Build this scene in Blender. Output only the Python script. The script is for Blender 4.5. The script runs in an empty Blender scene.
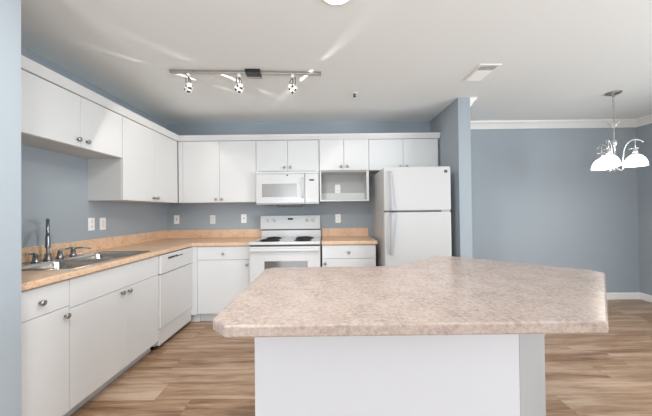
import bpy, bmesh, math, random
from mathutils import Vector, Matrix
S = bpy.context.scene
C = S.collection
R = math.radians

# ------------------------------------------------------------------ camera
H = 1.258
FPX, YAW, PITCH, ROLL = 286.1, 0.0007, 0.0096, 0.0116
cam = bpy.data.cameras.new('camera')
cam.sensor_width = 36.0
cam.lens = FPX / 652 * 36.0
cam.clip_start = 0.02
co = bpy.data.objects.new('camera', cam); C.objects.link(co)
sy, cy, sp, cp = math.sin(YAW), math.cos(YAW), math.sin(PITCH), math.cos(PITCH)
f_ = Vector((sy*cp, cy*cp, sp)); r_ = Vector((cy, -sy, 0)); u_ = Vector((-sy*sp, -cy*sp, cp))
sr, cr = math.sin(ROLL), math.cos(ROLL)
r2 = cr*r_ - sr*u_; u2 = sr*r_ + cr*u_
m = Matrix((r2, u2, -f_)).transposed().to_4x4(); m.translation = (0, 0, H)
co.matrix_world = m
S.camera = co

# ------------------------------------------------------------------ world, daylight, exposure
S.view_settings.view_transform = 'Standard'
S.view_settings.look = 'None'
S.view_settings.gamma = 1.0
S.view_settings.use_curve_mapping = False
S.view_settings.exposure = 0.36
S.cycles.use_denoising = True
S.cycles.caustics_reflective = False
S.cycles.caustics_refractive = False
S.cycles.max_bounces = 10
S.cycles.diffuse_bounces = 8
S.cycles.sample_clamp_indirect = 4.0
W = bpy.data.worlds.new('daylight'); S.world = W; W.use_nodes = True
bg = W.node_tree.nodes['Background']
bg.inputs[0].default_value = (0.80, 0.90, 1.0, 1); bg.inputs[1].default_value = 1.0

def area(name, loc, target, sx, sz, power, col):
    l = bpy.data.lights.new(name, 'AREA'); l.shape = 'RECTANGLE'; l.size = sx; l.size_y = sz
    l.energy = power; l.color = col
    o = bpy.data.objects.new(name, l); C.objects.link(o); o.location = loc
    o.rotation_euler = (Vector(target)-Vector(loc)).to_track_quat('-Z', 'Y').to_euler()
    return o
DAY = (0.90, 0.955, 1.0)
area('daylight_patio_door', (-1.0, -2.58, 1.15), (-1.0, 0, 1.15), 0.9, 2.0, 54, DAY)
area('daylight_rear_window', (1.6, -2.58, 1.3), (1.6, 0, 1.3), 2.2, 1.7, 24, DAY)
area('daylight_side_window', (4.36, -0.2, 1.3), (0, -0.2, 1.3), 2.6, 1.7, 118, DAY)

# ------------------------------------------------------------------ materials
def lin(c):
    c /= 255.0
    return c/12.92 if c <= 0.04045 else ((c+0.055)/1.055)**2.4
def rgb(r, g, b): return (lin(r), lin(g), lin(b), 1)
def mat(name, col, rough=0.5, metal=0.0, spec=0.5, emit=None, es=0.0, coat=0.0, bump=0.0, bscale=300, vary=0.0):
    M = bpy.data.materials.new(name); M.use_nodes = True
    nt = M.node_tree; b = nt.nodes['Principled BSDF']
    b.inputs['Base Color'].default_value = col
    b.inputs['Roughness'].default_value = rough
    b.inputs['Metallic'].default_value = metal
    b.inputs['Specular IOR Level'].default_value = spec
    b.inputs['Coat Weight'].default_value = coat
    if emit: b.inputs['Emission Color'].default_value = emit; b.inputs['Emission Strength'].default_value = es
    if bump or vary:
        g = nt.nodes.new('ShaderNodeNewGeometry')
        n = nt.nodes.new('ShaderNodeTexNoise'); n.inputs['Scale'].default_value = bscale; n.inputs['Detail'].default_value = 3
        nt.links.new(g.outputs['Position'], n.inputs['Vector'])
        if bump:
            bp = nt.nodes.new('ShaderNodeBump'); bp.inputs['Strength'].default_value = bump; bp.inputs['Distance'].default_value = 0.002
            nt.links.new(n.outputs['Fac'], bp.inputs['Height']); nt.links.new(bp.outputs['Normal'], b.inputs['Normal'])
        if vary:
            mx = nt.nodes.new('ShaderNodeMix'); mx.data_type = 'RGBA'
            mx.inputs['A'].default_value = tuple(c*(1-vary) for c in col[:3])+(1,)
            mx.inputs['B'].default_value = tuple(min(1, c*(1+vary)) for c in col[:3])+(1,)
            nt.links.new(n.outputs['Fac'], mx.inputs['Factor']); nt.links.new(mx.outputs['Result'], b.inputs['Base Color'])
    return M
M_cab = mat('white_thermofoil', (0.705, 0.715, 0.72, 1), 0.38, spec=0.4)
M_carc = mat('cabinet_carcass_white', (0.66, 0.655, 0.64, 1), 0.5)
M_wall = mat('blue_grey_paint', rgb(160, 169, 176), 0.75, spec=0.25, bump=0.15, bscale=180)
M_ceil = mat('ceiling_paint', (0.865, 0.905, 0.91, 1), 0.9, spec=0.1, bump=0.1, bscale=120)
M_trim = mat('white_trim_paint', (0.86, 0.86, 0.84, 1), 0.4)
M_app = mat('white_enamel', (0.66, 0.66, 0.66, 1), 0.22, spec=0.5)
M_app_tex = mat('textured_white_enamel', (0.53, 0.528, 0.525, 1), 0.33, bump=0.2, bscale=500)
M_handle = mat('grey_white_handle_plastic', (0.40, 0.41, 0.425, 1), 0.3)
M_appgrey = mat('light_grey_plastic', (0.50, 0.51, 0.52, 1), 0.35)
M_print = mat('pale_grey_print', (0.60, 0.60, 0.61, 1), 0.4)
M_gap = mat('dark_gasket', (0.07, 0.075, 0.08, 1), 0.6)
M_black = mat('black_plastic', (0.012, 0.012, 0.013, 1), 0.35)
M_coil = mat('black_burner_coil', (0.02, 0.02, 0.02, 1), 0.45)
M_bowl = mat('dark_drip_bowl', (0.03, 0.03, 0.03, 1), 0.25)
M_glass = mat('oven_window_glass', (0.10, 0.105, 0.11, 1), 0.06, spec=1.0, coat=1.0)
M_mwglass = mat('grey_microwave_window', (0.33, 0.33, 0.325, 1), 0.18, spec=0.6)
M_steel = mat('brushed_stainless', (0.62, 0.60, 0.57, 1), 0.24, metal=1.0, bump=0.05, bscale=400)
M_chrome = mat('polished_chrome', (0.78, 0.78, 0.79, 1), 0.12, metal=1.0)
M_faucet = mat('brushed_nickel_faucet', (0.27, 0.28, 0.295, 1), 0.28, metal=1.0)
M_nickel = mat('satin_nickel', (0.40, 0.38, 0.35, 1), 0.32, metal=1.0)
M_bronze = mat('dark_bronze_metal', (0.06, 0.045, 0.035, 1), 0.45, metal=0.0)
M_dark = mat('dark_nickel', (0.10, 0.09, 0.08, 1), 0.4, metal=0.4)
M_track = mat('grey_track_aluminium', (0.48, 0.45, 0.42, 1), 0.35, metal=1.0)
M_plate = mat('white_device_plastic', (0.90, 0.90, 0.88, 1), 0.3)
M_plate2 = mat('off_white_device_plastic', (0.74, 0.75, 0.74, 1), 0.3)
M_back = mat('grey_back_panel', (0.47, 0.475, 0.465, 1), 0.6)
M_toe = mat('grey_toe_board', (0.62, 0.63, 0.64, 1), 0.5)
M_return = mat('shade_grey_panel', (0.31, 0.31, 0.308, 1), 0.55)  # shade on the island's angled return, put into its colour
M_island = mat('white_island_panel', (0.57, 0.57, 0.585, 1), 0.45)
M_shade = mat('frosted_white_glass', (0.95, 0.95, 0.93, 1), 0.3, emit=(1, 0.97, 0.92, 1), es=2.6)
M_lens = mat('lit_frosted_lens', (0.95, 0.95, 0.95, 1), 0.3, emit=(1, 0.98, 0.95, 1), es=3.0)
M_bulb = mat('lit_halogen_bulb', (0.95, 0.95, 0.93, 1), 0.2, emit=(1, 0.95, 0.86, 1), es=0.5)

def nodes(M):
    nt = M.node_tree
    return nt, nt.nodes['Principled BSDF'], nt.nodes.new, nt.links.new
def ramp(nt, stops):
    r = nt.nodes.new('ShaderNodeValToRGB')
    while len(r.color_ramp.elements) < len(stops): r.color_ramp.elements.new(0.5)
    for e, (p, c) in zip(r.color_ramp.elements, stops): e.position = p; e.color = c
    return r
def laminate(name, stops, rough):
    M = bpy.data.materials.new(name); M.use_nodes = True
    nt, b, N, L = nodes(M)
    g = N('ShaderNodeNewGeometry')
    n1 = N('ShaderNodeTexNoise'); n1.inputs['Scale'].default_value = 60; n1.inputs['Detail'].default_value = 6; n1.inputs['Roughness'].default_value = 0.72
    n2 = N('ShaderNodeTexNoise'); n2.inputs['Scale'].default_value = 9; n2.inputs['Detail'].default_value = 2
    n3 = N('ShaderNodeTexVoronoi'); n3.inputs['Scale'].default_value = 170
    for n in (n1, n2, n3): L(g.outputs['Position'], n.inputs['Vector'])
    a = N('ShaderNodeMath'); a.operation = 'MULTIPLY_ADD'; L(n2.outputs['Fac'], a.inputs[0]); a.inputs[1].default_value = 0.35; L(n1.outputs['Fac'], a.inputs[2])
    s = N('ShaderNodeMath'); s.operation = 'SUBTRACT'; L(a.outputs[0], s.inputs[0]); s.inputs[1].default_value = 0.175
    r = ramp(nt, stops); L(s.outputs[0], r.inputs['Fac'])
    sx = N('ShaderNodeSeparateColor'); L(n3.outputs['Color'], sx.inputs[0])
    mr = N('ShaderNodeMapRange'); mr.inputs['From Min'].default_value = 0; mr.inputs['From Max'].default_value = 1
    mr.inputs['To Min'].default_value = 0.92; mr.inputs['To Max'].default_value = 1.05; L(sx.outputs[0], mr.inputs['Value'])
    mx = N('ShaderNodeMix'); mx.data_type = 'RGBA'; mx.blend_type = 'MULTIPLY'; mx.inputs['Factor'].default_value = 1
    L(r.outputs['Color'], mx.inputs['A']); L(mr.outputs['Result'], mx.inputs['B'])
    L(mx.outputs['Result'], b.inputs['Base Color'])
    b.inputs['Roughness'].default_value = rough
    return M
M_isl_top = laminate('speckled_stone_laminate', [(0.28, rgb(132, 122, 119)), (0.42, rgb(157, 142, 133)), (0.50, rgb(168, 149, 138)), (0.58, rgb(174, 159, 149)), (0.72, rgb(164, 160, 163))], 0.24)
M_top = laminate('lamp_warmed_laminate', [(0.30, rgb(184, 148, 122)), (0.42, rgb(214, 178, 148)), (0.50, rgb(226, 191, 158)), (0.58, rgb(231, 200, 170)), (0.70, rgb(212, 188, 168))], 0.30)  # warm track lamplight put into the colour of the worktops along the walls

def floor_mat():
    M = bpy.data.materials.new('vinyl_oak_planks'); M.use_nodes = True
    nt, b, N, L = nodes(M)
    g = N('ShaderNodeNewGeometry'); sx = N('ShaderNodeSeparateXYZ'); L(g.outputs['Position'], sx.inputs[0])
    def mth(op, a, bb=None, cc=None):
        n = N('ShaderNodeMath'); n.operation = op
        for i, v in enumerate((a, bb, cc)):
            if v is None: continue
            if isinstance(v, (int, float)): n.inputs[i].default_value = v
            else: L(v, n.inputs[i])
        return n.outputs[0]
    PW, PL = 0.182, 1.22
    yr = mth('DIVIDE', mth('ADD', sx.outputs['Y'], 0.07), PW); row = mth('FLOOR', yr)
    wn = N('ShaderNodeTexWhiteNoise'); wn.noise_dimensions = '1D'; L(row, wn.inputs['W'])
    xr = mth('DIVIDE', mth('ADD', sx.outputs['X'], mth('MULTIPLY', wn.outputs['Value'], 3.1)), PL); colm = mth('FLOOR', xr)
    cb = N('ShaderNodeCombineXYZ'); L(row, cb.inputs[0]); L(colm, cb.inputs[1])
    pn = N('ShaderNodeTexWhiteNoise'); pn.noise_dimensions = '3D'; L(cb.outputs[0], pn.inputs['Vector'])
    # grain: noise stretched along the plank
    gv = N('ShaderNodeCombineXYZ')
    L(mth('ADD', mth('MULTIPLY', sx.outputs['X'], 1.1), mth('MULTIPLY', pn.outputs['Value'], 37.0)), gv.inputs[0])
    L(mth('MULTIPLY', sx.outputs['Y'], 11.0), gv.inputs[1]); L(mth('MULTIPLY', pn.outputs['Value'], 11.0), gv.inputs[2])
    n1 = N('ShaderNodeTexNoise'); n1.inputs['Scale'].default_value = 1.5; n1.inputs['Detail'].default_value = 6; n1.inputs['Roughness'].default_value = 0.62; n1.inputs['Distortion'].default_value = 0.4
    L(gv.outputs[0], n1.inputs['Vector'])
    n2 = N('ShaderNodeTexNoise'); n2.inputs['Scale'].default_value = 7.0; n2.inputs['Detail'].default_value = 4
    L(gv.outputs[0], n2.inputs['Vector'])
    f = mth('ADD', mth('MULTIPLY', n1.outputs['Fac'], 0.95), mth('MULTIPLY', n2.outputs['Fac'], 0.25))
    f = mth('ADD', f, mth('MULTIPLY', mth('SUBTRACT', pn.outputs['Value'], 0.5), 0.20))
    r = ramp(nt, [(0.34, rgb(100, 72, 51)), (0.47, rgb(136, 104, 78)), (0.57, rgb(157, 125, 98)), (0.67, rgb(175, 146, 120)), (0.80, rgb(190, 166, 145))])
    L(f, r.inputs['Fac'])
    fy = mth('FRACT', yr); fx = mth('FRACT', xr)
    e1 = mth('LESS_THAN', fy, 0.014); e2 = mth('LESS_THAN', fx, 0.0022)
    e = mth('MAXIMUM', e1, e2)
    mx = N('ShaderNodeMix'); mx.data_type = 'RGBA'; L(mth('MULTIPLY', e, 0.55), mx.inputs['Factor']); L(r.outputs['Color'], mx.inputs['A']); mx.inputs['B'].default_value = rgb(80, 58, 44)
    L(mx.outputs['Result'], b.inputs['Base Color'])
    b.inputs['Roughness'].default_value = 0.34
    bp = N('ShaderNodeBump'); bp.inputs['Strength'].default_value = 0.12; bp.inputs['Distance'].default_value = 0.002
    L(n2.outputs['Fac'], bp.inputs['Height']); L(bp.outputs['Normal'], b.inputs['Normal'])
    return M
M_floor = floor_mat()

# ------------------------------------------------------------------ mesh helpers
class MB:
    def __init__(s): s.bm = bmesh.new()
    def _merge(s, b2, T=None):
        me = bpy.data.meshes.new('tmp'); b2.to_mesh(me); b2.free()
        if T is not None: me.transform(T)
        s.bm.from_mesh(me); bpy.data.meshes.remove(me)
    def box(s, x0, x1, y0, y1, z0, z1, bev=0.0, T=None, seg=2):
        b = bmesh.new(); bmesh.ops.create_cube(b, size=1.0)
        bmesh.ops.scale(b, vec=(abs(x1-x0), abs(y1-y0), abs(z1-z0)), verts=b.verts)
        bmesh.ops.translate(b, vec=((x0+x1)/2, (y0+y1)/2, (z0+z1)/2), verts=b.verts)
        if bev: bmesh.ops.bevel(b, geom=list(b.edges), offset=bev, segments=seg, profile=0.5, affect='EDGES')
        s._merge(b, T); return s
    def prism(s, pts, z0, z1, bev=0.0, seg=3, T=None, top_only=False):
        b = bmesh.new()
        lo = [b.verts.new((p[0], p[1], z0)) for p in pts]; hi = [b.verts.new((p[0], p[1], z1)) for p in pts]
        b.faces.new(lo[::-1]); top = b.faces.new(hi)
        n = len(pts)
        for i in range(n): b.faces.new((lo[i], lo[(i+1) % n], hi[(i+1) % n], hi[i]))
        bmesh.ops.recalc_face_normals(b, faces=b.faces)
        if bev:
            ed = list(top.edges) if top_only else list(b.edges)
            bmesh.ops.bevel(b, geom=ed, offset=bev, segments=seg, profile=0.5, affect='EDGES')
        s._merge(b, T); return s
    def lathe(s, prof, T=None, n=20):
        b = bmesh.new(); rings = []
        for r, z in prof:
            if r < 1e-6: rings.append([b.verts.new((0, 0, z))])
            else: rings.append([b.verts.new((r*math.cos(2*math.pi*i/n), r*math.sin(2*math.pi*i/n), z)) for i in range(n)])
        for a, c in zip(rings, rings[1:]):
            for i in range(n):
                j = (i+1) % n
                if len(a) == 1 and len(c) == 1: continue
                if len(a) == 1: b.faces.new((a[0], c[i], c[j]))
                elif len(c) == 1: b.faces.new((a[i], a[j], c[0]))
                else: b.faces.new((a[i], a[j], c[j], c[i]))
        bmesh.ops.recalc_face_normals(b, faces=b.faces)
        for f in b.faces: f.smooth = True
        s._merge(b, T); return s
    def tube(s, path, r, n=10, closed=False, cap=True):
        b = bmesh.new(); P = [Vector(p) for p in path]; rings = []
        m_ = len(P); rr = r if isinstance(r, (list, tuple)) else [r]*m_
        up = None
        for i, p in enumerate(P):
            if closed: t = (P[(i+1) % m_]-P[i-1]).normalized()
            else: t = (P[min(i+1, m_-1)]-P[max(i-1, 0)]).normalized()
            if up is None: up = t.orthogonal().normalized()
            up = (up - t*up.dot(t)).normalized(); w = t.cross(up)
            rings.append([b.verts.new(p+rr[i]*(math.cos(2*math.pi*k/n)*up+math.sin(2*math.pi*k/n)*w)) for k in range(n)])
        pr = list(zip(rings, rings[1:]))
        if closed: pr.append((rings[-1], rings[0]))
        for a, c in pr:
            for i in range(n): b.faces.new((a[i], a[(i+1) % n], c[(i+1) % n], c[i]))
        if cap and not closed: b.faces.new(rings[0][::-1]); b.faces.new(rings[-1])
        bmesh.ops.recalc_face_normals(b, faces=b.faces)
        for f in b.faces: f.smooth = len(f.verts) == 4
        s._merge(b); return s
    def sweep(s, path, prof):   # profile (out, z) swept along a plan path; "out" points to the right of the walking direction
        b = bmesh.new(); P = [Vector((p[0], p[1])) for p in path]; rings = []
        for i, p in enumerate(P):
            d1 = (P[i]-P[i-1]).normalized() if i else (P[1]-P[0]).normalized()
            d2 = (P[i+1]-P[i]).normalized() if i < len(P)-1 else d1
            n1 = Vector((d1.y, -d1.x)); n2 = Vector((d2.y, -d2.x)); nn = (n1+n2).normalized(); k = 1/max(0.2, nn.dot(n1))
            rings.append([b.verts.new((p.x+nn.x*k*o, p.y+nn.y*k*o, z)) for o, z in prof])
        n = len(prof)
        for a, c in zip(rings, rings[1:]):
            for i in range(n): b.faces.new((a[i], a[(i+1) % n], c[(i+1) % n], c[i]))
        b.faces.new(rings[0][::-1]); b.faces.new(rings[-1])
        bmesh.ops.recalc_face_normals(b, faces=b.faces)
        s._merge(b); return s

def base_of(root):
    v = Vector((0, 0, 0))
    while root is not None: v += root.location; root = root.parent
    return v
def obj(name, mb, material, parent=None, label=None):
    me = bpy.data.meshes.new(name); mb.bm.to_mesh(me); mb.bm.free()
    if parent is not None: me.transform(Matrix.Translation(-base_of(parent)))
    me.materials.append(material)
    o = bpy.data.objects.new(name, me); C.objects.link(o)
    if parent is not None: o.parent = parent
    if label: o['label'] = label
    return o
def thing(name, label, cat, loc, group=None):
    o = bpy.data.objects.new(name, None); C.objects.link(o); o.location = loc; o.empty_display_size = 0.05
    return tag(o, label, cat, group)
def tag(o, label, cat, group=None):
    o['label'] = label; o['category'] = cat; o['kind'] = 'thing'
    if group: o['group'] = group
    return o
def struct(name, mb, material, parent=None):
    o = obj(name, mb, material, parent)
    if parent is None: o['kind'] = 'structure'; o['category'] = name.split('_')[0]; 
    return o
def along(origin, d, up=None):      # matrix that maps local +Z to direction d at origin
    q = Vector(d).normalized().to_track_quat('Z', 'Y'); M = q.to_matrix().to_4x4(); M.translation = Vector(origin); return M
def rect_frame(mb, x0, x1, y0, y1, z0, z1, w, bev=0.0): pass

# ------------------------------------------------------------------ dimensions (metres; camera over the origin, +Y into the kitchen)
XL, D, DD = -2.143, 3.854, 3.931
XH0, XH1, YH = 1.425, 1.554, 3.045
XR, YR = 4.290, -2.6
ZC = 2.452
XS, YS0, YS1 = -1.42, 1.215, 1.335         # stub wall beside the camera
def wall(name, x0, x1, y0, y1, z0=0, z1=ZC): return struct(name, MB().box(x0, x1, y0, y1, z0, z1), M_wall)
def lab(o, text): o['label'] = text; return o

lab(struct('floor', MB().box(XL-0.12, XR+0.12, YR-0.12, DD+0.12, -0.08, 0), M_floor), 'wood look vinyl plank floor of warm brown boards')
lab(struct('ceiling', MB().box(XL-0.12, XR+0.12, YR-0.12, DD+0.12, ZC, ZC+0.1), M_ceil), 'off white painted ceiling over kitchen and dining area')
lab(wall('wall_left', XL-0.12, XL, YR, D+0.1), 'blue grey wall behind the sink counter')
lab(wall('wall_back', XL, XH0, D, D+0.1), 'blue grey wall behind the stove and cabinets')
lab(wall('wall_dining', XH1, XR, DD, DD+0.1), 'blue grey wall behind the chandelier')
lab(wall('wall_partition', XH0, XH1, YH, DD+0.1), 'blue grey partition wall standing beside the refrigerator')
lab(wall('wall_stub', XL, XS, YS0, YS1), 'pale blue wall end at the near end of the sink counter')
# right and rear walls with window openings
b = MB()
b.box(XR, XR+0.12, YR, -1.5, 0, ZC).box(XR, XR+0.12, 1.1, DD+0.1, 0, ZC).box(XR, XR+0.12, -1.5, 1.1, 0, 0.45).box(XR, XR+0.12, -1.5, 1.1, 2.15, ZC)
lab(struct('wall_right', b, M_wall), 'blue grey wall closing the dining area with a wide window')
b = MB()
b.box(XL-0.12, -1.45, YR-0.12, YR, 0, ZC).box(-0.55, 0.5, YR-0.12, YR, 0, ZC).box(2.7, XR+0.12, YR-0.12, YR, 0, ZC)
b.box(-1.45, -0.55, YR-0.12, YR, 2.15, ZC).box(0.5, 2.7, YR-0.12, YR, 2.15, ZC).box(0.5, 2.7, YR-0.12, YR, 0, 0.45)
lab(struct('wall_rear', b, M_wall), 'blue grey wall behind the camera with a glass door and window')

# crown moulding and baseboards of the dining side
crown = [(0, -0.095), (0.012, -0.095), (0.018, -0.08), (0.05, -0.035), (0.072, -0.02), (0.08, -0.0), (0, 0)]
def crown_run(name, path, text): return lab(struct(name, MB().sweep(path, [(o, ZC-0.001+z) for o, z in crown]), M_trim), text)
crown_run('trim_1', [(XH1, YH), (XH1, DD), (XR, DD), (XR, YR)], 'white crown molding around the dining walls')
basep = [(0, 0.0), (0.014, 0.0), (0.014, 0.075), (0.008, 0.088), (0, 0.09)]
lab(struct('baseboard_dining', MB().sweep([(XH1, YH), (XH1, DD), (XR, DD), (XR, YR)], basep), M_trim), 'white baseboard along the dining walls')
lab(struct('baseboard_partition', MB().sweep([(XH0, YH+0.05), (XH0, YH), (XH1, YH)], basep), M_trim), 'white baseboard at the partition end')

# ------------------------------------------------------------------ cabinets
class Run:      # u along the run, v out of the wall, z up
    def __init__(s, side): s.side = side
    def box(s, mb, u0, u1, v0, v1, z0, z1, bev=0.0):
        if s.side == 'back': return mb.box(u0, u1, D-v1, D-v0, z0, z1, bev)
        return mb.box(XL+v0, XL+v1, u0, u1, z0, z1, bev)
    def p(s, u, v, z): return (u, D-v, z) if s.side == 'back' else (XL+v, u, z)
    def out(s): return (0, -1, 0) if s.side == 'back' else (1, 0, 0)
BK, LF = Run('back'), Run('left')
KNOB = [(0, 0.0), (0.0065, 0.0), (0.0065, 0.012), (0.009, 0.015), (0.0155, 0.019), (0.0165, 0.023), (0.014, 0.027), (0.007, 0.0295), (0, 0.03)]
def knob(run, u, v, z, parent):
    return obj('knob', MB().lathe(KNOB, along(run.p(u, v, z), run.out()), 16), M_nickel, parent)
def fronts(run, root, v, items):
    for kind, u0, u1, z0, z1, k in items:
        f = obj(kind, run.box(MB(), u0+0.0016, u1-0.0016, v, v+0.019, z0+0.0016, z1-0.0016, 0.0022), M_cab, root)
        if k: knob(run, k[0], v+0.019, k[1], f)
def carcass(run, mb, u0, u1, v1, z0, z1, top=True, t=0.016):
    run.box(mb, u0, u0+t, 0.0006, v1, z0, z1); run.box(mb, u1-t, u1, 0.0006, v1, z0, z1)
    run.box(mb, u0+t, u1-t, 0.0006, 0.008, z0, z1); run.box(mb, u0+t, u1-t, 0.008, v1, z0, z0+t)
    if top: run.box(mb, u0+t, u1-t, 0.008, v1, z1-t, z1)
    else: run.box(mb, u0+t, u1-t, v1-t, v1, z1-0.09, z1)
G_UP, G_LO = 'white wall cabinets', 'white base cabinets'
UB, UV, LV = 0.299, 0.299, 0.595            # upper body depth, lower body depth
def upper(run, label, u0, u1, z0, doors, z1=2.140):
    root = thing('wall_cabinet', label, 'cabinet', run.p((u0+u1)/2, 0.15, z0), G_UP)
    mb = MB(); carcass(run, mb, u0+0.0005, u1-0.0005, UV, z0, z1)
    obj('cabinet_body', mb, M_carc, root)
    fronts(run, root, UV+0.0005, doors)
    return root
ZB, ZS, ZD = 1.375, 1.752, 2.134
upper(LF, 'short white two-door wall cabinet mounted high above the sink', 1.345, 2.574, ZS,
      [('door', 1.68, 2.131, ZS, ZD, (2.106, 1.806)), ('door', 2.131, 2.574, ZS, ZD, (2.185, 1.806)), ('filler', 1.35, 1.68, ZS, ZD, None)])
upper(LF, 'tall white two-door wall cabinet above the dishwasher, running into the corner', 2.575, 3.533, ZB,
      [('door', 2.577, 3.052, ZB, ZD, (3.018, 1.413)), ('door', 3.052, 3.532, ZB, ZD, (3.086, 1.413))])
r = upper(BK, 'tall white two-door wall cabinet between the corner and the microwave', -1.822, -0.858, ZB,
      [('door', -1.764, -1.312, ZB, ZD, (-1.350, 1.415)), ('door', -1.312, -0.858, ZB, ZD, (-1.277, 1.415)), ('filler', -1.820, -1.764, ZB, ZD, None)])
upper(BK, 'short white two-door wall cabinet directly above the microwave', -0.856, -0.074, ZS,
      [('door', -0.855, -0.466, ZS, ZD, (-0.505, 1.798)), ('door', -0.466, -0.075, ZS, ZD, (-0.431, 1.798))])
# cabinet with an open niche under its doors
u0, u1 = -0.072, 0.537
root = thing('wall_cabinet', 'white wall cabinet with an open shelf niche below its two doors', 'cabinet', (0.23, D-0.15, ZB), G_UP)
mb = MB(); carcass(BK, mb, u0, u1, UV+0.018, ZB, 2.140); BK.box(mb, u0+0.016, u1-0.016, 0.008, UV+0.0, ZS-0.012, ZS+0.004)
obj('cabinet_body', mb, M_carc, root)
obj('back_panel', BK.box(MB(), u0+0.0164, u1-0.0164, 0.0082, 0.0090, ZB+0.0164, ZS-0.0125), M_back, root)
obj('hanging_rail', BK.box(MB(), u0+0.0162, u1-0.0162, 0.0092, 0.026, ZB+0.0162, 1.492, 0.001), M_cab, root)
mbx = MB(); BK.box(mbx, u0-0.0005, u0+0.019, UV+0.0185, UV+0.0195, ZB, ZS); BK.box(mbx, u1-0.03, u1+0.0005, UV+0.0185, UV+0.0195, ZB, ZS); BK.box(mbx, u0+0.019, u1-0.03, UV+0.0185, UV+0.0195, ZB, ZB+0.018)
obj('face_edging', mbx, M_cab, root)
for a, c, k in ((u0, 0.229, 0.194), (0.229, u1, 0.270)):
    f = obj('door', BK.box(MB(), a+0.0016, c-0.0016, UV+0.0188, UV+0.038, ZS+0.0016, ZD, 0.0022), M_cab, root)
    knob(BK, k, UV+0.038, 1.800, f)
upper(BK, 'short white two-door wall cabinet above the refrigerator', 0.539, 1.409, ZS,
      [('door', 0.541, 0.966, ZS, ZD, (0.925, 1.795)), ('door', 0.966, 1.395, ZS, ZD, (1.005, 1.795))])
# crown strip along the top of the cabinets
cr_prof = [(0.0, 2.1405), (0.004, 2.1405), (0.008, 2.147), (0.012, 2.156), (0.026, 2.186), (0.028, 2.205), (-0.02, 2.205), (-0.02, 2.1405)]
xf, yf = XL+UV+0.0195, D-UV-0.0195
o = obj('crown_molding', MB().sweep([(xf, 1.345), (xf, yf), (1.421, yf)], [(o_, z-0.0) for o_, z in cr_prof]), M_cab)
tag(o, 'white crown molding strip running along the tops of all the wall cabinets', 'molding')

# base cabinets
ZT = 0.875
def lower(run, label, u0, u1, items, finish=None):
    root = thing('base_cabinet', label, 'cabinet', run.p((u0+u1)/2, 0.3, 0), G_LO)
    mb = MB(); carcass(run, mb, u0+0.0006, u1-0.0006, LV-0.001, 0.1, ZT, top=False)
    obj('cabinet_body', mb, M_carc, root)
    obj('toe_kick', run.box(MB(), u0+0.0006, u1-0.0006, 0.05, LV-0.06, 0.0005, 0.0995), M_toe, root)
    fronts(run, root, LV-0.0005, items)
    return root
zt, zd, zb = 0.868, 0.712, 0.092
lower(LF, 'white base cabinet with one drawer and one door, nearest the pale blue wall end', 1.345, 1.706,
      [('drawer', 1.347, 1.706, zd, zt, (1.530, 0.785)), ('door', 1.347, 1.706, zb, zd, (1.676, 0.662))])
lower(LF, 'white two-door base cabinet with a plain false front under the sink', 1.7065, 2.6125,
      [('false_front', 1.7065, 2.612, zd-0.018, zt, None), ('door', 1.7065, 2.168, zb, zd-0.018, (2.137, 0.664)), ('door', 2.168, 2.612, zb, zd-0.018, (2.212, 0.660))])
lower(BK, 'white base cabinet with one drawer and one door left of the stove', -1.462, -0.861,
      [('drawer', -1.462, -0.862, 0.715, zt, (-1.163, 0.786)), ('door', -1.462, -0.862, 0.11, 0.715, (-0.896, 0.663))])
lower(BK, 'white base cabinet with one drawer and one door between stove and refrigerator', -0.049, 0.562,
      [('drawer', -0.048, 0.561, 0.715, zt, (0.256, 0.787)), ('door', -0.048, 0.561, 0.11, 0.715, (-0.014, 0.662))])
mb = MB().box(-1.605, -1.4635, D-0.614, D-0.596, 0.10, ZT); mb.box(-1.605, -1.4635, D-0.55, D-0.535, 0.0005, 0.0995)
tag(obj('corner_filler', mb, M_cab), 'narrow white corner filler strip between dishwasher and drawer cabinet', 'panel')

# ------------------------------------------------------------------ dishwasher
u0, u1 = 2.615, 3.238
root = thing('dishwasher', 'white built-in dishwasher under the counter beside the sink cabinet', 'dishwasher', LF.p((u0+u1)/2, 0.3, 0))
obj('body', LF.box(MB(), u0+0.002, u1-0.002, 0.02, 0.575, 0.04, ZT-0.003), M_app, root)
mb = LF.box(MB(), u0+0.003, u1-0.003, 0.5755, 0.634, 0.692, 0.866, 0.006)
cpn = obj('control_panel', mb, M_app, root)
mb = MB()
for a, c in ((2.735, 2.850), (2.862, 2.905), (2.912, 3.01)): LF.box(mb, a, c, 0.6335, 0.636, 0.815, 0.834 if a < 2.9 else 0.824)
obj('vent_slot', mb, M_black, cpn)
obj('badge', MB().lathe([(0, 0), (0.009, 0), (0.009, 0.002), (0, 0.002)], along(LF.p(3.152, 0.634, 0.742), (1, 0, 0)), 16), M_appgrey, cpn)
obj('door', LF.box(MB(), u0+0.003, u1-0.003, 0.5755, 0.626, 0.196, 0.686, 0.005), M_app, root)
obj('kick_panel', LF.box(MB(), u0+0.003, u1-0.003, 0.5755, 0.614, 0.045, 0.190, 0.004), M_app, root)
obj('base', LF.box(MB(), u0+0.02, u1-0.02, 0.06, 0.55, 0.0005, 0.039), M_black, root)

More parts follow.
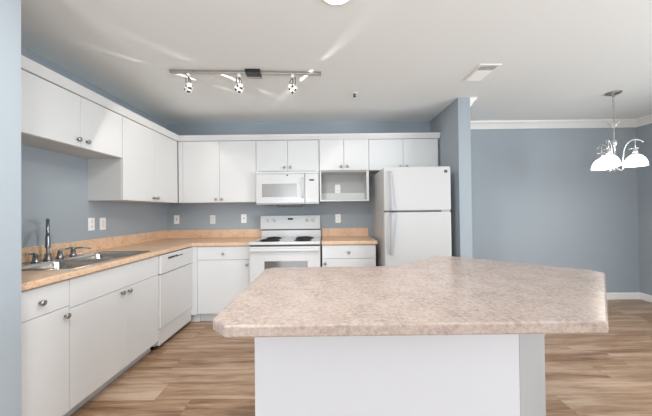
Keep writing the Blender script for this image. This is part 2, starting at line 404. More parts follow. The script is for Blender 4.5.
# ------------------------------------------------------------------ countertops
KZ0, KZ1 = 0.876, 0.914
XK, YK = XL+0.638, D-0.638
sx0, sx1, sy0, sy1 = -2.075, -1.575, 1.765, 2.525      # sink cut-out
XE = -0.8585
mb = MB()
mb.prism([(XK-0.05, YS1+0.001), (XK, YS1+0.001), (XK, YK), (XE, YK), (XE, YK+0.05), (XK-0.05, YK+0.05)], KZ0, KZ1, 0.007, 3)
xi = XK-0.043
mb.box(XL+0.0005, xi, YS1+0.001, sy0, KZ0, KZ1-0.0001).box(sx1, xi, sy0, sy1, KZ0, KZ1-0.0001).box(XL+0.0005, sx0, sy0, sy1, KZ0, KZ1-0.0001)
mb.box(XL+0.0005, xi, sy1, D-0.0005, KZ0, KZ1-0.0001).box(xi, XE, YK+0.043, D-0.0005, KZ0, KZ1-0.0001)
root = thing('countertop', 'beige stone-look laminate worktop turning the corner around sink and dishwasher', 'countertop', (XL+0.3, 2.6, KZ0))
obj('worktop', mb, M_top, root)
mb = MB().box(XL+0.0005, XL+0.019, YS1+0.001, D-0.0005, KZ1, 1.022, 0.002).box(XL+0.019, XE, D-0.019, D-0.0005, KZ1, 1.022, 0.002)
obj('backsplash', mb, M_top, root)
root = thing('countertop', 'short beige laminate worktop between the stove and the refrigerator', 'countertop', (0.26, D-0.3, KZ0))
obj('worktop', MB().box(-0.054, 0.577, YK, D-0.0005, KZ0, KZ1, 0.006, seg=3), M_top, root)
obj('backsplash', MB().box(-0.054, 0.566, D-0.019, D-0.0005, KZ1+0.0002, 1.022, 0.002), M_top, root)

# ------------------------------------------------------------------ sink, faucet, soap dispenser
root = thing('sink', 'double bowl stainless steel sink set into the beige worktop', 'sink', (-1.82, 2.145, KZ1))
X0, X1, Y0, Y1 = -2.100, -1.562, 1.75, 2.54
bx0, bx1 = -1.995, -1.60
bowls = [(1.79, 2.125), (2.165, 2.50)]
zr = KZ1+0.004
mb = MB()
mb.box(X0, bx0, Y0, Y1, KZ1+0.0003, zr).box(bx1, X1, Y0, Y1, KZ1+0.0003, zr)
mb.box(bx0, bx1, Y0, bowls[0][0], KZ1+0.0003, zr).box(bx0, bx1, bowls[0][1], bowls[1][0], KZ1+0.0003, zr).box(bx0, bx1, bowls[1][1], Y1, KZ1+0.0003, zr)
mb.tube([(X0, Y0, zr), (X1, Y0, zr), (X1, Y1, zr), (X0, Y1, zr)], 0.0035, 8, closed=True)
obj('rim', mb, M_steel, root)
for (a, c) in bowls:
    b = bmesh.new(); loops = []
    def rr(x0, x1, y0, y1, rad, z, n=5):
        L = []
        for (cx, cy, a0) in ((x1-rad, y1-rad, 0), (x0+rad, y1-rad, 90), (x0+rad, y0+rad, 180), (x1-rad, y0+rad, 270)):
            for k in range(n+1):
                t = R(a0+90*k/n); L.append(b.verts.new((cx+rad*math.cos(t), cy+rad*math.sin(t), z)))
        return L
    spec = [(-0.006, 0.030, zr+0.0006), (0.0, 0.035, zr-0.003), (0.006, 0.045, zr-0.02), (0.012, 0.05, zr-0.13), (0.03, 0.055, zr-0.165), (0.07, 0.06, zr-0.172)]
    for ins, rad, z in spec: loops.append(rr(bx0+ins, bx1-ins, a+ins, c-ins, rad, z))
    for p, q in zip(loops, loops[1:]):
        n = len(p)
        for i in range(n): b.faces.new((p[i], p[(i+1) % n], q[(i+1) % n], q[i])).smooth = True
    b.faces.new(loops[-1])
    bmesh.ops.recalc_face_normals(b, faces=b.faces); bmesh.ops.reverse_faces(b, faces=b.faces)
    mm = MB(); mm._merge(b); bo = obj('bowl', mm, M_steel, root)
    mm = MB().lathe([(0.045, 0.0), (0.045, 0.004), (0.034, 0.004), (0.03, 0.001), (0, 0.001)], Matrix.Translation(((bx0+bx1)/2, (a+c)/2, zr-0.1715)))
    obj('drain', mm, M_chrome, bo)
XF = -2.045; zf = zr+0.0008
root = thing('faucet', 'tall brushed nickel gooseneck faucet with two lever handles behind the sink', 'faucet', (XF, 2.105, zf))
def escutcheon(y, h=0.03, r0=0.026):
    return MB().lathe([(0, 0), (r0, 0), (r0, 0.008), (r0*0.72, 0.016), (r0*0.62, h), (0, h)], Matrix.Translation((XF, y, zf)), 18)
fy = 2.105
d = Vector((0.698, -0.716, 0))             # spout points towards the camera side of the bowls
path = [(XF, fy, zf+0.012)]
for k in range(4): path.append((XF, fy, zf+0.03+0.178*k/3))
Rg = 0.085; c0 = Vector((XF, fy, zf+0.213))+d*Rg
for k in range(1, 13):
    t = math.pi-math.pi*1.0*k/12; path.append(tuple(c0+d*Rg*math.cos(t)+Vector((0, 0, Rg*math.sin(t)))))
tip = Vector(path[-1]); path.append(tuple(tip-Vector((0, 0, 0.02))))
b = MB().tube(path, 0.0105, 12)
b.lathe([(0, 0), (0.027, 0), (0.027, 0.008), (0.02, 0.018), (0.018, 0.05), (0, 0.05)], Matrix.Translation((XF, fy, zf)), 18)
obj('spout', b, M_faucet, root)
obj('spray_head', MB().lathe([(0, 0.0), (0.012, 0.0), (0.0135, -0.02), (0.0145, -0.07), (0.018, -0.082), (0.015, -0.086), (0, -0.086)], Matrix.Translation(tip-Vector((0, 0, 0.02))), 16), M_faucet, root)
for y, sgn in ((2.015, -1), (2.20, 1)):
    b = escutcheon(y, 0.048)
    b.tube([(XF, y, zf+0.045), (XF, y, zf+0.062)], 0.012, 12)
    b.tube([(XF, y, zf+0.058), (XF+0.01, y+sgn*0.035, zf+0.064), (XF+0.02, y+sgn*0.085, zf+0.068)], [0.008, 0.0065, 0.0055], 10)
    obj('handle', b, M_faucet, root)
root = thing('soap_dispenser', 'small nickel soap dispenser pump beside the faucet', 'soap dispenser', (XF, 2.315, zf))
obj('collar', MB().lathe([(0, 0), (0.024, 0), (0.024, 0.01), (0.018, 0.014), (0.017, 0.046), (0, 0.046)], Matrix.Translation((XF, 2.315, zf)), 18), M_faucet, root)
obj('pump_spout', MB().lathe([(0, 0.046), (0.013, 0.046), (0.013, 0.066), (0, 0.068)], Matrix.Translation((XF, 2.315, zf)), 16).tube([(XF, 2.315, zf+0.059), (XF+0.05, 2.345, zf+0.062), (XF+0.095, 2.372, zf+0.05)], 0.006, 10), M_faucet, root)

# ------------------------------------------------------------------ stove
sx0, sx1, sF = -0.853, -0.065, 3.17
scx = (sx0+sx1)/2-0.010
root = thing('stove', 'white freestanding electric coil stove with a back control panel', 'stove', (scx, 3.45, 0))
yb = D-0.002
obj('body', MB().box(sx0+0.002, sx1-0.002, sF+0.03, yb, 0.06, 0.880, 0.003), M_app, root)
obj('base', MB().box(sx0+0.03, sx1-0.03, sF+0.08, yb-0.03, 0.0005, 0.059), M_black, root)
b = MB().box(sx0, sx1, sF-0.005, D-0.105, 0.888, 0.920, 0.006, seg=3)
b.box(sx0+0.01, sx1-0.01, sF+0.04, D-0.106, 0.8805, 0.8885)
top = obj('cooktop', b, M_app, root)
for (cx, cyy, rad) in ((-0.650, 3.30, 0.10), (-0.268, 3.30, 0.085), (-0.650, 3.565, 0.085), (-0.268, 3.565, 0.10)):
    pan = obj('drip_pan', MB().lathe([(rad+0.018, 0.9222), (rad+0.016, 0.926), (rad+0.004, 0.926), (rad-0.015, 0.924), (0.0, 0.9235)], Matrix.Translation((cx, cyy, 0)), 32), M_bowl, top)
    pts = []
    for k in range(0, 4*24+1):
        t = 2*math.pi*k/24; rr_ = 0.022+(rad-0.022)*k/96; pts.append((cx+rr_*math.cos(t), cyy+rr_*math.sin(t), 0.9315))
    obj('coil', MB().tube(pts, 0.0055, 6), M_coil, pan)
# backguard
b = MB().box(sx0+0.004, sx1-0.004, D-0.098, yb, 0.8805, 1.008, 0.004)
obj('riser', b, M_app, root)
obj('gap_strip', MB().box(sx0+0.008, sx1-0.008, D-0.0985, D-0.02, 1.0082, 1.0215), M_black, root)  # black strip filling the gap between riser and control panel
T = Matrix.Translation((0, D-0.10, 1.022)) @ Matrix.Rotation(R(-8), 4, 'X')
bgd = obj('control_panel', MB().box(sx0-0.012, sx1-0.010, 0.004, 0.072, 0.0, 0.183, 0.008, T, 3), M_app, root)
obj('display', MB().box(scx-0.034, scx+0.034, 0.0015, 0.0048, 0.122, 0.148, 0, T), M_black, bgd)
for kx in (-0.285, -0.205, 0.225, 0.300):
    p = T @ Vector((scx+kx, 0.0035, 0.118)); nrm = T.to_3x3() @ Vector((0, -1, 0))
    k_ = obj('dial', MB().lathe([(0, 0), (0.024, 0), (0.023, 0.006), (0.018, 0.012), (0.017, 0.022), (0, 0.023)], along(p, nrm), 20), M_app, bgd)
    obj('pointer', MB().box(-0.0025, 0.0025, 0.0, 0.015, 0.0232, 0.0242, 0, along(p, nrm)), M_print, k_)
for i in range(2):
    for j in range(3):
        for s_ in (-1, 1): obj('button', MB().box(scx+s_*(0.062+0.024*i)-0.008, scx+s_*(0.062+0.024*i)+0.008, 0.0025, 0.0038, 0.088+0.02*j, 0.100+0.02*j, 0, T), M_print, bgd)
obj('badge', MB().lathe([(0, 0), (0.009, 0), (0.009, 0.0015), (0, 0.0015)], along(T @ Vector((scx, 0.004, 0.028)), T.to_3x3() @ Vector((0, -1, 0))), 16), M_print, bgd)
# oven door
obj('gap_shadow', MB().box(sx0+0.006, sx1-0.006, sF+0.010, sF+0.0295, 0.8685, 0.8795), M_black, root)  # black strip standing for the shadow line under the cooktop edge
dr = obj('oven_door', MB().box(sx0+0.004, sx1-0.004, sF-0.008, sF+0.0295, 0.225, 0.868, 0.006, seg=3), M_app, root)
b = MB().box(-0.684, -0.207, sF-0.0095, sF-0.0082, 0.38, 0.708, 0.0)
obj('window', b, M_glass, dr)
b = MB().box(sx0+0.012, sx1-0.012, sF-0.058, sF-0.034, 0.818, 0.852, 0.010, seg=3)
for xx in (sx0+0.03, sx1-0.03): b.box(xx-0.016, xx+0.016, sF-0.036, sF-0.0078, 0.822, 0.848, 0.003)
obj('handle', b, M_app, dr)
obj('drawer', MB().box(sx0+0.004, sx1-0.004, sF-0.004, sF+0.0295, 0.065, 0.217, 0.005, seg=3), M_app, root)

# ------------------------------------------------------------------ microwave
m0, m1, mF, mz0, mz1 = -0.845, -0.082, 3.462, 1.340, 1.7505
root = thing('microwave', 'white over-the-range microwave mounted between cabinets above the stove', 'microwave', ((m0+m1)/2, 3.65, mz0))
obj('body', MB().box(m0, m1, mF+0.028, D-0.001, mz0+0.012, mz1-0.001, 0.003), M_app, root)
xs = -0.252
b = MB().box(m0+0.001, xs-0.0015, mF-0.006, mF+0.0275, mz0+0.014, 1.712, 0.010, seg=3)
dr = obj('door', b, M_app, root)
b = MB(); x0, x1, z0, z1 = m0+0.035, -0.305, 1.40, 1.640
b.box(x0, x1, mF-0.009, mF-0.0055, z0, z0+0.03, 0.001).box(x0, x1, mF-0.009, mF-0.0055, z1-0.05, z1, 0.001).box(x0, x0+0.04, mF-0.009, mF-0.0055, z0+0.03, z1-0.05, 0.001).box(x1-0.04, x1, mF-0.009, mF-0.0055, z0+0.03, z1-0.05, 0.001)
obj('window_frame', b, M_app, dr)
obj('window', MB().box(x0+0.0405, x1-0.0405, mF-0.0085, mF-0.0062, z0+0.0305, z1-0.0505), M_mwglass, dr)
b = MB().tube([(-0.276, mF-0.006, 1.655), (-0.276, mF-0.032, 1.642), (-0.276, mF-0.036, 1.55), (-0.276, mF-0.032, 1.435), (-0.276, mF-0.006, 1.42)], 0.010, 12)
obj('handle', b, M_app, dr)
cpn = obj('control_panel', MB().box(xs+0.0015, m1-0.001, mF-0.006, mF+0.0275, mz0+0.014, 1.712, 0.010, seg=3), M_app, root)
obj('display', MB().box(-0.196, -0.138, mF-0.0072, mF-0.0055, 1.622, 1.642), M_black, cpn)
for i in range(4):
    for j in range(5): obj('button', MB().box(-0.218+0.031*i, -0.196+0.031*i, mF-0.0066, mF-0.0055, 1.42+0.036*j, 1.444+0.036*j, 0), M_print, cpn)
vg = obj('vent_grille', MB().box(m0+0.001, m1-0.001, mF-0.002, mF+0.0275, 1.7125, mz1-0.002, 0.003), M_app, root)
b = MB()
for k in range(24): b.box(m0+0.03+k*0.0295, m0+0.052+k*0.0295, mF-0.0025, mF-0.0015, 1.738, 1.742)
obj('slot', b, M_gap, vg)
obj('badge', MB().lathe([(0, 0), (0.010, 0), (0.010, 0.002), (0, 0.002)], along((-0.463, mF-0.0061, 1.692), (0, -1, 0)), 16), M_dark, dr)
b = MB().box(m0+0.05, m1-0.05, mF+0.04, D-0.05, mz0+0.0005, mz0+0.0118, 0.002)
b.box(-0.60, -0.29, mF+0.012, mF+0.12, mz0-0.024, mz0+0.0118, 0.003)
obj('underside_grille', b, M_black, root)
obj('lower_lip', MB().box(m0+0.001, m1-0.001, mF+0.002, mF+0.0275, mz0+0.001, mz0+0.0135, 0.004), M_appgrey, root)

# ------------------------------------------------------------------ refrigerator
f0, f1, fF = 0.617, 1.325, 3.02
root = thing('refrigerator', 'white top-freezer refrigerator standing beside the partition wall', 'refrigerator', ((f0+f1)/2, 3.4, 0))
obj('cabinet_body', MB().box(f0+0.004, f1-0.004, fF+0.062, 3.80, 0.03, 1.709, 0.006), M_app_tex, root)
obj('base_grille', MB().box(f0+0.01, f1-0.01, fF+0.045, 3.7, 0.0005, 0.0295), M_appgrey, root)
fz = obj('freezer_door', MB().box(f0, f1, fF, fF+0.052, 1.248, 1.715, 0.012, seg=3), M_app_tex, root)
fd = obj('door', MB().box(f0, f1, fF, fF+0.052, 0.06, 1.234, 0.012, seg=3), M_app_tex, root)
obj('gasket', MB().box(f0+0.012, f1-0.012, fF+0.0525, fF+0.0615, 0.07, 1.706), M_gap, root)
obj('divider', MB().box(f0+0.008, f1-0.10, fF+0.012, fF+0.0518, 1.2345, 1.2475), M_gap, root)
obj('badge', MB().box(1.256, 1.288, fF-0.002, fF+0.001, 1.646, 1.676, 0.0), M_gap, fz)
def fhandle(z0, z1, flip, parent):        # blade handle, broad and deep at the split between the doors, thin at its far end
    b = bmesh.new(); rings = []; n = 14; xh = f0+0.066
    for k in range(n+1):
        t = k/n; z = z0+(z1-z0)*t; q = t if flip else 1-t          # q = 1 at the split
        wd = 0.013+0.014*q; pr = 0.014+0.040*math.sin(math.pi*(0.10+0.52*q)); th = 0.012+0.004*q
        xc = xh+0.020*q**1.4; yo = fF-pr; yi = min(yo+th, fF+0.001)
        if k in (0, n): yi = fF+0.002
        rings.append([b.verts.new((xc+dx*wd, y_, z)) for dx, y_ in ((-1, yi), (-1, yo+0.005), (-0.6, yo), (0.6, yo), (1, yo+0.005), (1, yi))])
    for a, c in zip(rings, rings[1:]):
        for i in range(6): b.faces.new((a[i], a[(i+1) % 6], c[(i+1) % 6], c[i]))
    b.faces.new(rings[0][::-1]); b.faces.new(rings[-1])
    bmesh.ops.recalc_face_normals(b, faces=b.faces)
    mm = MB(); mm._merge(b)
    for r_i, zz in ((0, z0), (1, z1)):
        q = (r_i if flip else 1-r_i); xc = xh+0.020*q**1.4; pr = 0.014+0.040*math.sin(math.pi*(0.10+0.52*q))
        mm.box(xc-0.010, xc+0.010, fF-pr+0.006, fF+0.0005, zz-0.012 if r_i else zz, zz if r_i else zz+0.012, 0.0)
    return obj('handle', mm, M_handle, parent)
fhandle(1.256, 1.668, False, fz)
fhandle(0.79, 1.228, True, fd)
obj('hinge', MB().box(f1-0.10, f1-0.01, fF+0.006, fF+0.0518, 1.2348, 1.2472), M_appgrey, root)

# ------------------------------------------------------------------ island
root = thing('kitchen_island', 'white panelled island base with an angled return darkened for shade', 'island', (0.4, 1.4, 0))
IF = 1.10
xa, xb = -0.279, 0.734
xe = xb+0.40; ye = IF+0.40
b = MB().prism([(xa+0.02, IF+0.018), (xb-0.004, IF+0.018), (xe-0.01, ye+0.006), (0.86, 1.80), (0.55, 1.68), (xa+0.02, 1.68)], 0.0005, KZ0-0.001)
obj('cabinet_body', b, M_island, root)
obj('front_panel', MB().box(xa, xb, IF, IF+0.0175, 0.0005, KZ0-0.001, 0.0015), M_island, root)
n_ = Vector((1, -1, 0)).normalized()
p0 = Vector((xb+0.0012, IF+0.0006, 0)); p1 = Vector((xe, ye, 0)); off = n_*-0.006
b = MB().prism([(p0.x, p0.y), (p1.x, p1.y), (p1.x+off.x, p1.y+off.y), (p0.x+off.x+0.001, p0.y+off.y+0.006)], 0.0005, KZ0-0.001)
obj('return_panel', b, M_return, root, 'angled panel coloured grey for shade')
pl = [(-0.312, 0.868), (0.850, 0.868), (1.470, 1.512), (1.462, 1.600), (0.918, 2.105), (0.812, 2.128), (0.760, 2.095), (0.462, 1.775), (0.42, 1.760), (-0.316, 1.760), (-0.370, 1.722), (-0.370, 0.926)]
b = MB().prism(pl, KZ0, KZ1, 0.006, 3)
tag(obj('island_countertop', b, M_isl_top), 'large beige speckled laminate countertop with a diagonal end on the island', 'countertop')

# ------------------------------------------------------------------ outlets and switches
def device(run, u, z, kind, label, v=0.0005, mt=None):
    mt = mt or M_plate
    nm = 'light_switch' if kind in ('toggle', 'rocker') else 'outlet'
    root = thing(nm, label, 'switch' if nm == 'light_switch' else 'outlet', run.p(u, v, z-0.058), 'switches and outlets on the kitchen walls')
    pl = obj('cover_plate', run.box(MB(), u-0.036, u+0.036, v, v+0.006, z-0.058, z+0.058, 0.0025), mt, root)
    if kind == 'duplex':
        for dz in (-0.0225, 0.0225):
            rc = obj('receptacle', run.box(MB(), u-0.017, u+0.017, v+0.0055, v+0.0078, z+dz-0.014, z+dz+0.014, 0.001), mt, root)
            for du in (-0.006, 0.006): obj('slot', run.box(MB(), u+du-0.0015, u+du+0.0015, v+0.0076, v+0.0081, z+dz-0.002, z+dz+0.008), M_gap, rc)
            obj('ground_hole', run.box(MB(), u-0.002, u+0.002, v+0.0076, v+0.0081, z+dz-0.010, z+dz-0.006), M_gap, rc)
    elif kind == 'toggle':
        obj('slot', run.box(MB(), u-0.006, u+0.006, v+0.0055, v+0.0063, z-0.013, z+0.013), M_gap, root)
        obj('toggle', run.box(MB(), u-0.004, u+0.004, v+0.0062, v+0.018, z-0.011, z-0.001, 0.001), mt, root)
    elif kind == 'rocker':
        obj('rocker', run.box(MB(), u-0.017, u+0.017, v+0.0055, v+0.009, z-0.034, z+0.034, 0.0015), M_plate2, root)
    elif kind == 'gfci':
        fc = obj('face', run.box(MB(), u-0.017, u+0.017, v+0.0055, v+0.008, z-0.034, z+0.034, 0.001), mt, root)
        b = MB(); run.box(b, u-0.009, u+0.009, v+0.0078, v+0.0092, z-0.006, z+0.006)
        obj('button', b, M_plate2, fc)
        for dz in (-0.02, 0.02):
            for du in (-0.006, 0.006): obj('slot', run.box(MB(), u+du-0.0015, u+du+0.0015, v+0.0079, v+0.0083, z+dz-0.005, z+dz+0.005), M_gap, fc)
    return root
device(LF, 2.612, 1.160, 'duplex', 'white duplex outlet on the sink wall just past the faucet')
device(LF, 2.745, 1.158, 'rocker', 'greyish rocker switch on the sink wall under the tall cabinet')
device(BK, -2.008, 1.163, 'toggle', 'white toggle switch on the stove wall closest to the corner')
device(BK, -1.523, 1.158, 'gfci', 'off-white outlet on the stove wall between two white toggle switches', mt=M_plate2)
device(BK, -1.104, 1.165, 'toggle', 'white toggle switch on the wall immediately beside the stove')
device(BK, 0.163, 1.152, 'duplex', 'white duplex outlet above the short worktop beside the refrigerator')
device(BK, 0.163, 1.550, 'duplex', 'white duplex outlet inside the open cabinet niche', v=0.0095)

# ------------------------------------------------------------------ ceiling fittings
# track light
pA, pB = Vector((-1.292, 2.395, 0)), Vector((-0.03, 2.462, 0))
td = (pB-pA).normalized(); tn = Vector((-td.y, td.x, 0))
Tt = Matrix((( td.x, tn.x, 0, pA.x), (td.y, tn.y, 0, pA.y), (0, 0, 1, 0), (0, 0, 0, 1)))
TL = (pB-pA).length
root = thing('track_light', 'ceiling track with three small adjustable spot heads and a dark feed box', 'track light', ((pA.x+pB.x)/2, (pA.y+pB.y)/2, ZC-0.02))
obj('rail', MB().box(0, TL, -0.0175, 0.0175, ZC-0.02, ZC-0.0005, 0.002, Tt), M_track, root)
for s_ in (-0.0012, TL-0.0088): obj('end_cap', MB().box(s_, s_+0.01, -0.0185, 0.0185, ZC-0.021, ZC-0.0006, 0.001, Tt), M_nickel, root)
fb = obj('feed_box', MB().box(0.628, 0.752, -0.055, 0.055, ZC-0.034, ZC-0.0007, 0.003, Tt), M_black, root)
obj('feed_cover', MB().box(0.628, 0.752, 0.02, 0.055, ZC-0.036, ZC-0.0345, 0.0, Tt), M_track, fb)
def head(s, axis, watts):
    a = pA+td*s
    hd = obj('spot_head', MB().lathe([(0, 0.021), (0.014, 0.021), (0.016, 0.03), (0.016, 0.046), (0.009, 0.05), (0, 0.05)], Matrix.Translation((a.x, a.y, ZC)) @ Matrix.Scale(-1, 4, (0, 0, 1)), 16), M_plate, root)
    ax = Vector(axis).normalized()
    c = Vector((a.x, a.y, ZC-0.146)); side = ax.cross(Vector((0.3, 1, 0.1))).normalized()
    # wire yoke
    b = MB(); top = Vector((a.x, a.y, ZC-0.05))
    rg = 0.027
    for sg in (-1, 1):
        b.tube([top+side*sg*0.003, top+side*sg*0.022-Vector((0, 0, 0.004)), top+side*sg*0.031-Vector((0, 0, 0.016)), top*0.4+c*0.6+side*sg*0.0335, c+side*sg*0.0315-ax*0.004], 0.0032, 8)
    b.tube([top, top*0.55+c*0.45+Vector((0.004, 0, 0)), c-ax*0.040], 0.0035, 6)
    obj('yoke', b, M_bronze, hd)
    Ax = along(c, ax)
    G = 0.0008
    for sg in (-1, 1):
        b = MB().lathe([(rg-0.002, sg*0.008), (rg+0.001, sg*0.008), (rg+0.001, sg*0.026), (rg-0.002, sg*0.026), (rg-0.002, sg*0.008)], Ax, 28)
        obj('ring', b, M_dark, hd)
    b = MB()
    b.lathe([(rg-0.003, G), (rg, G), (rg, 0.0082), (rg-0.003, 0.0082), (rg-0.003, G)], Ax, 28)
    b.lathe([(0, -0.044), (0.013, -0.044), (0.016, -0.036), (rg-0.003, -0.020), (rg, -0.0082), (rg, -G), (rg-0.003, -G)], Ax, 28)
    obj('lamp_back', b, M_bulb, hd)
    for k in range(4):
        t = R(90*k+45); o_ = Vector((math.cos(t)*(rg+0.001), math.sin(t)*(rg+0.001), 0))
        obj('clip', MB().box(o_.x-0.005, o_.x+0.005, o_.y-0.005, o_.y+0.005, -0.0262, 0.0262, 0.0, Ax), M_plate, hd)
    l = bpy.data.lights.new('halogen_light', 'POINT'); l.energy = watts; l.color = (1.0, 0.92, 0.82); l.shadow_soft_size = 0.0015
    lo = bpy.data.objects.new('halogen_light', l); C.objects.link(lo); lo.location = c
    return hd
def axis_for(s, q1, q2):
    a = pA+td*s; c = Vector((a.x, a.y, ZC-0.146))
    n = (Vector((q1[0], q1[1], ZC))-c).cross(Vector((q2[0], q2[1], ZC))-c).normalized()
    return n if n.z < 0 else -n
head(0.146, axis_for(0.146, (-1.51, 2.194), (-1.027, 2.701)), 5.5)
head(0.566, axis_for(0.566, (-0.707, 2.709), (-0.523, 2.952)), 6.5)
head(1.020, axis_for(1.020, (-0.212, 2.597), (0.023, 2.197)), 8.5)

# ceiling register
root = thing('ceiling_vent', 'white rectangular air register in the ceiling near the partition wall', 'vent', (1.375, 2.5, ZC-0.008))
vx0, vx1, vy0, vy1 = 1.285, 1.465, 2.345, 2.655
b = MB(); zz = ZC-0.0005; zl = ZC-0.007; w = 0.022
b.box(vx0, vx1, vy0, vy0+w, zl, zz, 0.002).box(vx0, vx1, vy1-w, vy1, zl, zz, 0.002).box(vx0, vx0+w, vy0+w, vy1-w, zl, zz, 0.002).box(vx1-w, vx1, vy0+w, vy1-w, zl, zz, 0.002)
b.box(vx0+w, vx1-w, 2.432, 2.446, zl, zz, 0.001)
obj('frame', b, M_trim, root)
obj('duct_opening', MB().box(vx0+w, vx1-w, vy0+w, vy1-w, ZC-0.0012, ZC-0.0005), M_gap, root)
b = MB()
for k in range(4):
    y = vy0+w+0.008+k*0.0165
    b.box(vx0+w, vx1-w, -0.0006, 0.0006, -0.007, 0.007, 0, Matrix.Translation((0, y, ZC-0.0065)) @ Matrix.Rotation(R(-38), 4, 'X'))
for k in range(12):
    y = 2.446+0.006+k*0.0155
    b.box(vx0+w, vx1-w, -0.0006, 0.0006, -0.0075, 0.0075, 0, Matrix.Translation((0, y, ZC-0.0065)) @ Matrix.Rotation(R(52), 4, 'X'))
obj('louver', b, M_trim, root)
# sprinkler
root = thing('fire_sprinkler', 'small ceiling sprinkler head with a white collar beyond the track', 'sprinkler', (0.306, 2.9, ZC-0.04))
Tm = Matrix.Translation((0.306, 2.9, ZC)) @ Matrix.Scale(-1, 4, (0, 0, 1))
obj('collar', MB().lathe([(0, 0.0005), (0.032, 0.0005), (0.030, 0.006), (0.016, 0.009), (0, 0.009)], Tm, 20), M_trim, root)
b = MB().lathe([(0, 0.009), (0.009, 0.009), (0.009, 0.018), (0.005, 0.022), (0.005, 0.034), (0.016, 0.036), (0.016, 0.038), (0, 0.038)], Tm, 16)
b.tube([(0.306-0.009, 2.9, ZC-0.016), (0.306-0.011, 2.9, ZC-0.026), (0.306-0.005, 2.9, ZC-0.035)], 0.002, 6).tube([(0.306+0.009, 2.9, ZC-0.016), (0.306+0.011, 2.9, ZC-0.026), (0.306+0.005, 2.9, ZC-0.035)], 0.002, 6)
obj('nozzle', b, M_bronze, root)
# recessed disc light
def disc_light(x, y, label, watts, rad=0.096, nm='disc_light'):
    root = thing('recessed_light', label, 'ceiling light', (x, y, ZC-0.012), None)
    Tm = Matrix.Translation((x, y, ZC)) @ Matrix.Scale(-1, 4, (0, 0, 1))
    obj('trim_ring', MB().lathe([(rad-0.012, 0.0005), (rad+0.002, 0.0005), (rad, 0.006), (rad-0.008, 0.010), (rad-0.012, 0.008)], Tm, 40), M_trim, root)
    obj('lens', MB().lathe([(rad-0.0125, 0.0006), (rad-0.0125, 0.007), (0.04, 0.009), (0, 0.0095)], Tm, 40), M_lens, root)
    l = bpy.data.lights.new(nm, 'AREA'); l.shape = 'DISK'; l.size = 2*rad-0.03; l.energy = watts; l.color = (1.0, 0.99, 0.97)
    lo = bpy.data.objects.new(nm, l); C.objects.link(lo); lo.location = (x, y, ZC-0.014)
disc_light(0.075, 1.552, 'round lit ceiling disc light above the island', 16)
disc_light(-0.78, 0.55, 'added round ceiling disc light brightening the aisle in front of the sink cabinets', 17)  # unseen second disc, added to brighten the sink side

# ------------------------------------------------------------------ chandelier
cx, cyy = 3.008, 2.968
root = thing('chandelier', 'nickel chandelier with three frosted dome shades hanging in the dining area', 'chandelier', (cx, cyy, 1.63))
Tm = Matrix.Translation((cx, cyy, 0))
obj('canopy', MB().lathe([(0, ZC-0.0005), (0.068, ZC-0.0005), (0.066, ZC-0.010), (0.045, ZC-0.020), (0.014, ZC-0.028), (0.010, ZC-0.045), (0, ZC-0.045)], Tm, 32), M_nickel, root)
b = MB(); z = ZC-0.045; k = 0
while z > 2.165:
    pts = []
    for j in range(12):
        t = 2*math.pi*j/12; w_ = 0.0085*math.cos(t); h_ = 0.018*math.sin(t)
        pts.append((cx+(w_ if k % 2 else 0), cyy+(0 if k % 2 else w_), z-0.016+h_))
    b.tube(pts, 0.0022, 6, closed=True); z -= 0.030; k += 1
obj('chain', b, M_nickel, root)
b = MB()
b.lathe([(0, 2.09), (0.006, 2.09), (0.0065, 1.965), (0.014, 1.955), (0.027, 1.935), (0.028, 1.912), (0.016, 1.895), (0.009, 1.885), (0.009, 1.80), (0.016, 1.79), (0.016, 1.775), (0.009, 1.765), (0.009, 1.70), (0.022, 1.69), (0.024, 1.668), (0.012, 1.655), (0.010, 1.64), (0.004, 1.63), (0, 1.63)], Tm, 20)
for sg in (-1, 1): b.tube([(cx, cyy, 2.085), (cx+sg*0.012, cyy-sg*0.012, 2.105), (cx+sg*0.022, cyy-sg*0.022, 2.135), (cx+sg*0.036, cyy-sg*0.036, 2.140)], 0.004, 8)
b.tube([(cx-0.014, cyy+0.014, 2.115), (cx, cyy, 2.15), (cx+0.014, cyy-0.014, 2.115)], 0.003, 8)
obj('column', b, M_chrome, root)
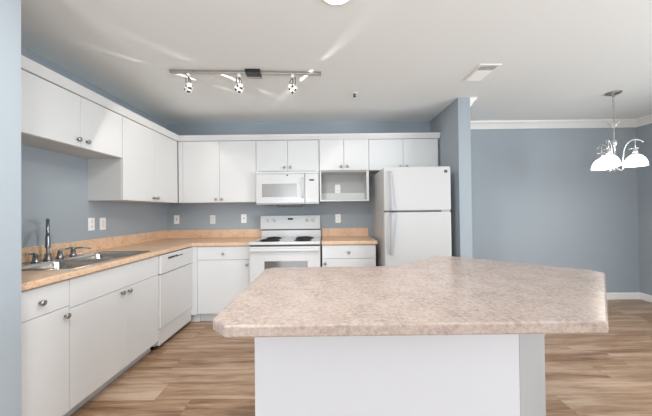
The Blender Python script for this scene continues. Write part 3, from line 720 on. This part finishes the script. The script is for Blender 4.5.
for ang in (-31, 84, 209):
    dv = Vector((math.cos(R(ang)), math.sin(R(ang)), 0)); c0 = Vector((cx, cyy, 0))
    def q(rad, zz): return tuple(c0+dv*rad+Vector((0, 0, zz-0.016)))
    prof = [(0.018, 1.675), (0.045, 1.655), (0.062, 1.67), (0.062, 1.72), (0.064, 1.80), (0.076, 1.88), (0.104, 1.935), (0.145, 1.958), (0.186, 1.950), (0.215, 1.925)]
    # smooth the arm with Catmull-Rom
    sm = []
    for i in range(len(prof)-1):
        P0, P1, P2, P3 = [Vector(prof[max(0, min(len(prof)-1, i+j))]) for j in (-1, 0, 1, 2)]
        for t in (0, 0.33, 0.66):
            v_ = 0.5*((2*P1)+(P2-P0)*t+(2*P0-5*P1+4*P2-P3)*t*t+(3*P1-P0-3*P2+P3)*t**3); sm.append(q(v_.x, v_.y))
    sm.append(q(*prof[-1]))
    arm = obj('arm', MB().tube(sm, 0.0055, 10), M_chrome, root)
    b = MB().tube([q(0.154, 1.955), q(0.154, 1.835)], 0.005, 8)
    tt = Vector((-dv.y, dv.x, 0)); e = Vector(q(0.154, 1.868))
    b.tube([tuple(e-tt*0.055), tuple(e+tt*0.055)], 0.0035, 8).tube([tuple(e-dv*0.05), tuple(e+dv*0.05)], 0.0035, 8)
    b.lathe([(0, 1.862), (0.012, 1.862), (0.02, 1.845), (0.026, 1.822), (0, 1.822)], Matrix.Translation(Vector(q(0.154, 0))), 18)
    obj('socket', b, M_chrome, arm)
    prof2 = []
    for k in range(11):
        t = R(12+78*k/10); prof2.append((0.089*math.sin(t), 1.690+0.122*math.cos(t)))
    inner = [(r0-0.004, z0-0.0005) for r0, z0 in prof2[::-1]]
    sh = obj('shade', MB().lathe(prof2+inner, Matrix.Translation(Vector(q(0.154, 0))), 32), M_shade, root)
    l = bpy.data.lights.new('chandelier_bulb', 'POINT'); l.energy = 1.2; l.color = (1.0, 0.93, 0.82); l.shadow_soft_size = 0.03
    lo = bpy.data.objects.new('chandelier_bulb', l); C.objects.link(lo); lo.location = q(0.154, 1.72)
